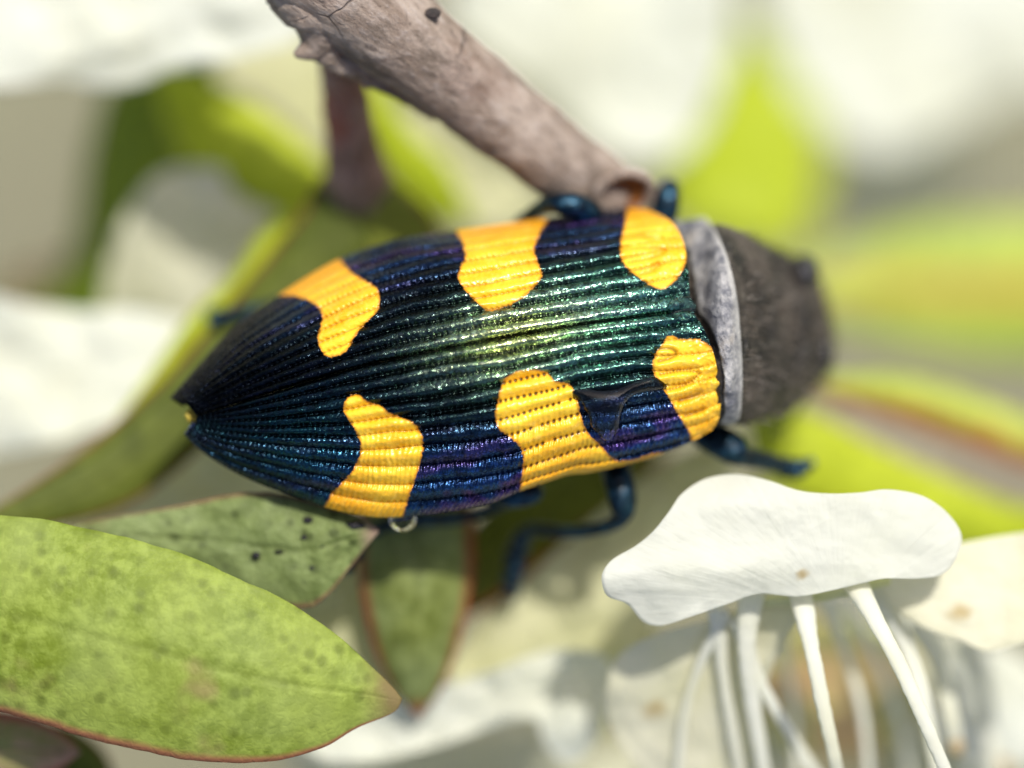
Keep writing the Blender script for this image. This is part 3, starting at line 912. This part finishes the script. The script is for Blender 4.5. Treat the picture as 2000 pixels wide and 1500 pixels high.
le = leaf('leaf', mat_leaf('olive_leaf_red_edge', (0.10, 0.115, 0.008), (0.15, 0.17, 0.014), (0.40, 0.07, 0.03), 0.14, 0.15, 0.3, 22, 0.2, side='B', tmix=0.1), [(1320, 860), (1180, 850), (1040, 930), (930, 1020), (880, 1110), (862, 1225)], [(1320, 860), (1290, 905), (1230, 985), (1150, 1052), (1050, 1122), (970, 1178), (862, 1225)],
          [-.75, -.72, -.66, -.62, -.60], 0.03, twig, seed=9)
le['label'] = 'dark olive leaf with a red edge behind the middle leg'

# ------------------------------------------------------------------ sprig with the large leaf in front
M_BIG = mat_leaf('large_leaf', (0.165, 0.225, 0.018), (0.26, 0.325, 0.062), (0.34, 0.12, 0.07), 0.035, 0.20, 0.5, 23, 0.3, rough=0.58, tipc=(0.22, 0.15, 0.07), tmix=0.2, spot=(0.30, 0.22, 0.10), veil=0.12, side='B')
M_MOTT = mat_leaf('mottled_leaf', (0.085, 0.12, 0.026), (0.16, 0.205, 0.066), (0.22, 0.13, 0.07), 0.04, 0.12, 0.75, 30, 0.1, rough=0.55, spot=(0.20, 0.13, 0.06), tipc=(0.33, 0.22, 0.17), veil=0.25, tmix=0.1, bumpd=0.005)
M_PINK = mat_leaf('pinkish_leaf', (0.25, 0.27, 0.09), (0.36, 0.20, 0.15), (0.38, 0.10, 0.08), 0.12, 0.2, 0.4, 24, 0.2)
M_STEM = mat_bark('green_stem', (0.16, 0.15, 0.05), (0.26, 0.24, 0.09), (0.06, 0.03, 0.02), (0.28, 0.10, 0.05), 0.6)
spr = thing('leaf_sprig', 'sprig with one large pale green leaf and a speckled leaf touching the beetle margin', 'leaf sprig', P(-180, 1180, -0.25))
tube('stem', M_STEM, [(-420, 1240, -.45, 26), (-180, 1180, -.25, 24), (40, 1120, -.22, 18), (220, 1060, -.22, 13), (300, 1040, -.215, 8)], spr, 60, 18, 0.1)
lb = leaf('leaf', M_BIG, [(-300, 1190), (-180, 1060), (-60, 1012), (60, 1012), (180, 1034), (300, 1065), (400, 1100), (500, 1145), (590, 1192), (660, 1241), (720, 1296), (765, 1340), (786, 1366)],
          [(-300, 1190), (-200, 1310), (-80, 1370), (20, 1396), (90, 1415), (170, 1443), (260, 1462), (370, 1484), (470, 1491), (560, 1481), (640, 1456), (700, 1421), (768, 1392), (786, 1366)],
          [-.16, -.10, -.05, -.03, -.025, -.04, -.07], 0.055, spr, 0.012, 130, 44, seed=11, wav=0.003, rib=0.003)
lb['label'] = 'large pale green leaf with a brown-edged tip'
lc = leaf('leaf', M_MOTT, [(100, 1040), (180, 1018), (260, 1003), (350, 986), (430, 969), (500, 961), (570, 968), (640, 990), (700, 1008), (742, 1036)],
          [(100, 1040), (220, 1075), (340, 1110), (460, 1150), (540, 1180), (600, 1187), (640, 1163), (675, 1120), (712, 1072), (742, 1036)],
          [-.22, -.20, -.18, -.165, -.15, -.15], 0.022, spr, 0.010, 110, 40, seed=13, wav=0.010)
lc['label'] = 'mottled green leaf with black specks under the wing case margin'
M_SPECK = mat_simple('black_speck', (0.008, 0.008, 0.009), (0.03, 0.028, 0.03), 60, 0.22, 0, 0.3, 0.003)
for x, y, rx, ry in ((628, 1066, 13, 10), (500, 1085, 9, 8), (594, 1050, 8, 6), (692, 1026, 20, 10), (602, 1016, 12, 8), (609, 1109, 8, 7), (545, 1078, 10, 4), (650, 1042, 6, 5)):
    blob('speck', M_SPECK, (x, y, -0.158 + 0.0035 * (1 - abs(y - 1060) / 110) + 0.012), (rx, ry, 11), lc, 10, 0.25, seed=int(x))
lf = leaf('leaf', M_PINK, [(-200, 1400), (-60, 1385), (60, 1400), (130, 1440), (160, 1470)], [(-200, 1400), (-120, 1520), (0, 1530), (100, 1510), (160, 1470)], [-.3, -.28, -.26, -.26], 0.03, spr, seed=15)
lf['label'] = 'small pinkish green leaf under the large leaf'
leaf('leaf', M_OLIVE, [(60, 1400), (140, 1420), (205, 1470), (240, 1560)], [(60, 1400), (80, 1500), (150, 1580), (240, 1560)], [-.5, -.5, -.5], 0.03, spr, seed=16)

# ------------------------------------------------------------------ flowers
M_PET = mat_petal('petal_white')
M_PETF = mat_petal('petal_thin', (0.85, 0.87, 0.83), (0.84, 0.86, 0.79), 0.56)
M_PETS = mat_petal('petal_stained', (0.84, 0.83, 0.70), (0.80, 0.79, 0.58), 0.5, 0.4)
M_PETG = mat_petal('petal_greenish', (0.74, 0.74, 0.50), (0.66, 0.67, 0.40), 0.5)
M_PETD = mat_petal('petal_grey', (0.78, 0.78, 0.64), (0.70, 0.70, 0.52), 0.5)
M_FIL = mat_petal('filament_white', (0.83, 0.84, 0.76), (0.80, 0.80, 0.64), 0.35)
M_CUP = mat_simple('flower_cup', (0.46, 0.48, 0.16), (0.62, 0.40, 0.18), 7, 0.45, 0, 0.4, 0.02)
M_RIM = mat_petal('cup_rim', (0.62, 0.64, 0.26), (0.74, 0.74, 0.46), 0.3)
M_ANT = mat_simple('anther', (0.45, 0.36, 0.20), (0.30, 0.22, 0.12), 40, 0.6)
FG = 'white tea-tree flowers'


def cup(parent, c, r, depth, tilt=(0, -0.35)):
    """shallow open flower cup with a raised rim"""
    R, A = np.meshgrid(np.concatenate([np.linspace(0.02, 1, 14), [1.05, 1.02, 0.8, 0.45, 0.15]]), np.linspace(0, 2 * math.pi, 56, endpoint=False), indexing='ij')
    prof = np.concatenate([-0.10 * (1 - np.linspace(0.02, 1, 14) ** 2) * r / 250, [-0.02 * r / 250, -0.06 * r / 250, -depth * .6, -depth * .9, -depth]])
    X = c[0] + r * R * np.cos(A); Y = c[1] + r * 0.8 * R * np.sin(A)
    Z = c[2] + prof[:, None] + (tilt[0] * (X - c[0]) + tilt[1] * (c[1] - Y)) / 1000
    return mesh('flower_cup', P(X, Y, Z).reshape(-1, 3), gridfaces(R.shape[0], 56, True), M_CUP, parent)


fl = thing('white_flower', 'white flower with crinkled petals and long white stamens beside the beetle middle leg', 'flower', P(1620, 1360, -1.2), FG)
p5 = petal('petal', M_PETF, [(1176, 1120), (1196, 1092), (1250, 1060), (1300, 1010), (1330, 965), (1380, 934), (1440, 926), (1500, 938), (1560, 958), (1620, 964), (1680, 962), (1735, 956), (1800, 968), (1850, 1000), (1876, 1045), (1868, 1090), (1840, 1122), (1790, 1130), (1730, 1130), (1690, 1138), (1640, 1150), (1560, 1165), (1480, 1160), (1420, 1180), (1350, 1204), (1290, 1222), (1255, 1214), (1225, 1180), (1190, 1166), (1178, 1146)],
           (1540, 1055), -0.07, lambda x, y: 0.020 * np.exp(-((y - 1115 + (x - 1300) * 0.05) / 40) ** 2) * np.clip((1700 - x) / 300, 0, 1) - 0.03 * np.clip((x - 1700) / 160, 0, 1) ** 2 - 0.05 * np.clip((1000 - y) / 80, 0, 1) ** 2 - 0.10 * np.clip((y - 1150) / 70, 0, 1) * np.clip((1420 - x) / 150, 0, 1) * 0.3, fl, 40, 220, 0.003, 0.022, 5, 0.009, foot=(1640, 1200), stain=(1566, 1122, 9))
p5['label'] = 'white crinkled petal in focus, lying across the flower'
p6 = petal('petal', M_PETS, [(1700, 1120), (1760, 1090), (1880, 1060), (2000, 1040), (2120, 1030), (2180, 1140), (2120, 1230), (2000, 1255), (1930, 1272), (1870, 1250), (1800, 1225), (1740, 1180)], (1930, 1150), -0.22, lambda x, y: 0.0002 * (y - 1150), fl, 26, 140, 0.003, 0.03, 8, 0.010, foot=(1660, 1120), stain=(1875, 1196, 15))
p7 = petal('petal', M_PETS, [(1580, 1160), (1480, 1180), (1380, 1212), (1280, 1240), (1200, 1290), (1184, 1390), (1230, 1480), (1320, 1560), (1430, 1560), (1474, 1440), (1510, 1300)], (1350, 1340), -0.20, lambda x, y: -0.00052 * np.clip(y - 1190, 0, 400) - 0.0001 * (1560 - x), fl, 24, 120, 0.003, 0.03, 9, 0.012, foot=(1580, 1170), stain=(1278, 1385, 16))
petal('petal', M_PETD, [(1700, 1200), (1780, 1260), (1900, 1330), (2020, 1400), (2000, 1540), (1900, 1600), (1780, 1560), (1700, 1450), (1660, 1320)], (1830, 1420), -1.25, None, fl, 20, 100, 0.007, 0.08, 10, 0.03)
petal('petal', M_PETS, [(1460, 1300), (1540, 1330), (1560, 1450), (1500, 1580), (1380, 1600), (1300, 1520), (1330, 1400)], (1430, 1450), -1.15, None, fl, 20, 100, 0.007, 0.08, 14, 0.03)
petal('petal', M_PET, [(1760, 1280), (1860, 1250), (2000, 1280), (2080, 1400), (2000, 1500), (1880, 1480), (1790, 1400)], (1900, 1370), -0.95, None, fl, 20, 100, 0.004, 0.08, 21, 0.03)
cup(fl, (1640, 1350, -0.85), 170, 0.35, (0.0, 0.6))
tube('pedicel', M_STEM, [(1630, 1330, -1.1, 60), (1640, 1380, -1.5, 40), (1700, 1500, -2.4, 36), (1780, 1650, -3.6, 40)], fl, 40, 16)
tube('petal_base', M_RIM, [(1450, 1180, -.20, 8), (1540, 1168, -.16, 14), (1620, 1156, -.14, 16), (1690, 1142, -.13, 15), (1740, 1134, -.16, 7)], fl, 50, 14, 0.1)
for k, (path, r) in enumerate([
        ([(1558, 1130, -.15), (1582, 1250, -.10), (1604, 1360, -.10), (1628, 1470, -.14), (1642, 1540, -.2)], (22, 17)),
        ([(1655, 1112, -.16), (1712, 1215, -.04), (1762, 1310, -.02), (1806, 1410, -.03), (1862, 1540, -.08)], (23, 18)),
        ([(1470, 1140, -.16), (1458, 1260, -.19), (1468, 1360, -.24), (1486, 1470, -.30), (1498, 1540, -.34)], (24, 19)),
        ([(1440, 1200, -.20), (1480, 1320, -.25), (1530, 1410, -.30), (1600, 1520, -.36)], (17, 15)),
        ([(1400, 1180, -.20), (1412, 1310, -.26), (1430, 1420, -.31), (1452, 1540, -.37)], (16, 14)),
        ([(1700, 1120, -.26), (1768, 1260, -.28), (1804, 1370, -.28), (1826, 1480, -.3), (1836, 1540, -.32)], (22, 18)),
        ([(1790, 1210, -.42), (1832, 1290, -.40), (1856, 1390, -.40), (1866, 1450, -.42)], (26, 20)),
        ([(1890, 1230, -.62), (1922, 1330, -.60), (1934, 1430, -.6), (1942, 1540, -.62)], (22, 18)),
        ([(1400, 1260, -.8), (1330, 1390, -.7), (1290, 1460, -.66), (1270, 1540, -.66)], (15, 13)),
        ([(1520, 1176, -.44), (1530, 1270, -.5), (1550, 1380, -.52), (1560, 1540, -.52)], (15, 10)),
        ([(1610, 1164, -.40), (1650, 1270, -.46), (1684, 1390, -.48), (1700, 1540, -.5)], (15, 10)),
        ([(1640, 1164, -.50), (1700, 1260, -.6), (1752, 1390, -.62), (1784, 1540, -.62)], (15, 11)),
        ([(1756, 1180, -.56), (1812, 1270, -.6), (1890, 1370, -.62), (1960, 1490, -.62)], (16, 11)),
        ([(1850, 1220, -.70), (1884, 1300, -.74), (1898, 1420, -.76), (1900, 1540, -.76)], (20, 15)),
        ([(1420, 1190, -.20), (1366, 1300, -.26), (1336, 1400, -.31), (1322, 1540, -.38)], (13, 10))]):
    m = len(path)
    f = tube('stamen', M_FIL, [(x, y, z, (r[0] * 1.3 if i == 0 else r[0] * 0.82 + (r[1] * 0.72 - r[0] * 0.82) * i / (m - 1))) for i, (x, y, z) in enumerate(path)], fl, 70, 16, 0.09, seed=40 + k, flat=0.6)
    ex_, ey_, ez_ = path[-1]
    if ey_ < 1500:
        blob('anther', M_ANT, (ex_ + 2, ey_ + 8, ez_), (16, 22, 16), f, 10, 0.2)


def flower(label, loc, petals, cupc, cupr, stem):
    f = thing('white_flower', label, 'flower', P(*loc), FG)
    for i, (mat, out, cen, z, sl_) in enumerate(petals):
        petal('petal', mat, out, cen, z, (lambda sx, sy, c: (lambda x, y: sx * (x - c[0]) / 1000 + sy * (c[1] - y) / 1000))(*sl_, cen), f, 20, 100, 0.007, 0.10, int(abs(out[0][0])) % 50 + i, 0.03)
    cup(f, cupc, cupr, 0.3)
    tube('pedicel', M_STEM, stem, f, 40, 14, 0.08)
    return f


flower('blurred white flower whose drooping petal lies under the point of the red-edged leaf', (1080, 1560, -1.6), [
    (M_PET, [(560, 1470), (680, 1400), (830, 1350), (960, 1310), (1080, 1270), (1180, 1280), (1200, 1340), (1180, 1410), (1140, 1478), (1096, 1488), (1060, 1446), (1044, 1405), (960, 1420), (860, 1455), (700, 1490)], (1080, 1350), -0.50, (0.05, 0.1)),
    (M_PETG, [(880, 1330), (930, 1220), (1060, 1100), (1220, 960), (1330, 890), (1420, 870), (1420, 960), (1300, 1080), (1260, 1180), (1290, 1260), (1180, 1310), (1020, 1350)], (1120, 1200), -0.58, (0, 0.1)),
    (M_PETD, [(560, 1470), (760, 1440), (1000, 1420), (1250, 1420), (1420, 1460), (1400, 1640), (1000, 1680), (620, 1640)], (1000, 1540), -1.5, (0, -0.2)),
    (M_PETG, [(560, 1200), (640, 1090), (740, 1060), (800, 1180), (800, 1330), (700, 1400), (580, 1330)], (690, 1240), -0.52, (0.1, 0))],
    (1230, 1430, -1.7), 160, [(1230, 1430, -1.95, 50), (1240, 1480, -2.6, 36), (1300, 1600, -4.2, 40)])
flower('blurred white flower with two broad petals beside the long olive leaf', (100, 720, -1.8), [
    (M_PETD, [(330, 332), (420, 326), (510, 362), (584, 420), (574, 480), (500, 540), (410, 620), (310, 700), (230, 690), (200, 590), (224, 470), (274, 376)], (380, 500), -0.95, (0.15, 0.25)),
    (M_PET, [(-220, 540), (-80, 560), (40, 590), (160, 606), (260, 604), (380, 640), (370, 720), (280, 800), (140, 856), (0, 886), (-200, 900)], (80, 730), -0.80, (0.1, -0.1)),
    (M_PETG, [(120, 1040), (260, 960), (420, 840), (560, 900), (620, 980), (520, 1060), (320, 1080)], (380, 970), -0.80, (0, 0.1))],
    (110, 640, -1.9), 150, [(110, 640, -2.1, 50), (90, 660, -3, 36), (40, 700, -5, 40)])
flower('blurred white flower spreading behind the rough upper side of the twig', (120, -160, -1.8), [
    (M_PET, [(-260, -220), (100, -300), (560, -180), (640, -20), (600, 70), (500, 104), (420, 128), (330, 138), (270, 164), (190, 172), (120, 160), (0, 172), (-160, 180)], (180, -40), -0.75, (0.05, -0.1)),
    (M_PETG, [(360, 60), (520, 20), (680, 40), (720, 180), (680, 290), (600, 280), (520, 210), (430, 160)], (580, 150), -1.35, (0, 0.1))],
    (160, -220, -1.9), 160, [(160, -220, -2.1, 50), (150, -240, -3, 36), (100, -300, -5, 40)])
flower('blurred white flower seen through the fork between twig end and green leaf', (1150, -120, -2.6), [
    (M_PET, [(860, 10), (960, -100), (1150, -200), (1380, -150), (1440, 20), (1410, 170), (1350, 280), (1260, 330), (1140, 280), (1010, 160), (920, 90)], (1180, 80), -1.75, (0.1, 0.1)),
    (M_PETG, [(740, 250), (820, 220), (930, 290), (1060, 380), (1080, 440), (960, 450), (850, 400), (780, 330)], (910, 350), -1.15, (-0.1, 0.1))],
    (1180, -160, -2.9), 160, [(1180, -160, -3.1, 50), (1180, -180, -4, 36), (1150, -240, -6, 40)])
flower('strongly blurred white flower beyond the broad yellow-green leaf', (1850, -100, -3.6), [
    (M_PET, [(1480, -60), (1620, -160), (1860, -220), (2120, -160), (2200, 40), (2120, 170), (1980, 190), (1860, 250), (1720, 300), (1590, 240), (1520, 120)], (1820, 40), -2.3, (0.1, 0.05)),
    (M_PETD, [(1520, 180), (1680, 170), (1840, 220), (1900, 330), (1840, 440), (1700, 480), (1570, 440), (1510, 320)], (1700, 330), -2.9, (0, 0.2))],
    (1880, -150, -3.9), 160, [(1880, -150, -4.1, 50), (1880, -170, -5, 36), (1850, -240, -8, 40)])

# ------------------------------------------------------------------ blurred leaf sprigs behind
M_LIME = mat_leaf('lime_leaf', (0.34, 0.42, 0.016), (0.46, 0.53, 0.03), (0.45, 0.45, 0.08), 0.05, 0.35, 0.2, 20, 0.2)
M_LIMEM = mat_leaf('lime_leaf_red_rib', (0.33, 0.44, 0.06), (0.46, 0.55, 0.10), (0.42, 0.46, 0.10), 0.05, 0.35, 0.2, 20, 0.7, ribc=(0.62, 0.26, 0.05), ribw=0.17)
M_LIMEE = mat_leaf('lime_leaf_red_edge', (0.33, 0.42, 0.05), (0.45, 0.50, 0.10), (0.52, 0.10, 0.015), 0.40, 0.3, 0.2, 20, 0.1, side='B')
M_LIMES = mat_leaf('lime_leaf_shaded', (0.14, 0.20, 0.012), (0.20, 0.26, 0.02), (0.22, 0.22, 0.03), 0.05, 0.25, 0.2, 20, 0.2)  # darker copy of the lime leaf, shade put into the green

s1 = thing('leaf_sprig', 'blurred sprig of yellow-green leaves behind the reddish side shoot', 'leaf sprig', P(660, 420, -1.5))
tube('stem', M_STEM, [(660, 400, -1.0, 20), (700, 470, -1.6, 26), (760, 560, -3, 32), (860, 700, -5, 40)], s1, 40, 14, 0.1)
leaf('leaf', M_LIME, [(660, 400), (640, 330), (560, 250), (460, 180), (370, 140), (300, 120)], [(660, 400), (570, 425), (480, 390), (390, 350), (330, 260), (300, 120)], [-.92, -.92, -.95, -1.05], 0.04, s1, seed=31)
leaf('leaf', M_LIMES, [(420, 60), (340, 130), (220, 160), (170, 300), (140, 480), (60, 620)], [(420, 60), (430, 260), (380, 400), (300, 560), (200, 640), (60, 620)], [-1.2, -1.3, -1.45, -1.6], 0.04, s1, seed=32)  # second leaf added for the shaded left part of the lime leaf
leaf('leaf', M_LIME, [(640, 420), (540, 420), (450, 540), (370, 620), (300, 720), (200, 860)], [(640, 420), (600, 520), (540, 600), (460, 680), (380, 780), (200, 860)], [-.74, -.72, -.70, -.66, -.6], 0.04, s1, seed=33)  # added leaf; lime colour stands in for the long olive leaf's lit margin
leaf('leaf', M_LIME, [(700, 150), (730, 140), (800, 250), (880, 330), (930, 450)], [(700, 150), (720, 280), (780, 380), (850, 430), (930, 450)], [-1.0, -1.0, -1.05, -1.1], 0.04, s1, seed=34)

s2 = thing('leaf_sprig', 'blurred sprig with one broad upright yellow-green leaf above the pale thorax band', 'leaf sprig', P(1440, 520, -2.2))
tube('stem', M_STEM, [(1410, 490, -2.22, 24), (1430, 520, -2.6, 28), (1460, 600, -4.2, 34), (1500, 700, -6.0, 40)], s2, 40, 14, 0.1)
leaf('leaf', M_LIME, [(1410, 500), (1290, 430), (1262, 360), (1300, 290), (1350, 210), (1390, 100), (1490, -20)], [(1410, 500), (1560, 490), (1610, 380), (1610, 240), (1580, 110), (1490, -20)], [-2.2, -2.2, -2.3, -2.4, -2.6], 0.05, s2, seed=35)

s3 = thing('leaf_sprig', 'blurred sprig of long leaves with orange ribs and red edges ahead of the beetle head', 'leaf sprig', P(2160, 720, -1.9))
tube('stem', M_STEM, [(2200, 600, -1.5, 26), (2180, 720, -1.9, 28), (2150, 900, -2.6, 30), (2120, 1150, -4.2, 36)], s3, 50, 14, 0.1)
leaf('leaf', M_LIMEM, [(2220, 570), (2100, 440), (1900, 425), (1740, 450), (1600, 510), (1500, 560)], [(2220, 570), (2120, 690), (1920, 700), (1760, 670), (1620, 620), (1500, 560)], [-2.0, -1.95, -1.9, -1.9, -1.85], 0.04, s3, seed=36)
leaf('leaf', M_LIMEE, [(2200, 930), (2080, 850), (1900, 770), (1740, 730), (1620, 735), (1570, 755)], [(2200, 930), (2040, 920), (1880, 868), (1740, 818), (1630, 780), (1570, 755)], [-1.0, -.95, -.9, -.86, -.82], 0.04, s3, seed=37)
leaf('leaf', M_LIME, [(2190, 1010), (2000, 990), (1850, 930), (1720, 870), (1580, 800), (1450, 780)], [(2190, 1010), (1950, 1080), (1750, 1050), (1600, 1000), (1480, 930), (1450, 780)], [-1.1, -1.0, -.95, -.9, -.85], 0.04, s3, seed=38)
leaf('leaf', mat_leaf('dull_leaf', (0.22, 0.17, 0.13), (0.36, 0.34, 0.26), (0.3, 0.18, 0.12), 0.08, 0.2, 0.2, 20, 0.1), [(2190, 960), (1980, 900), (1800, 850), (1650, 790), (1540, 780)], [(2190, 960), (1960, 970), (1800, 930), (1660, 880), (1540, 780)], [-1.6, -1.55, -1.5, -1.45], 0.03, s3, seed=39)
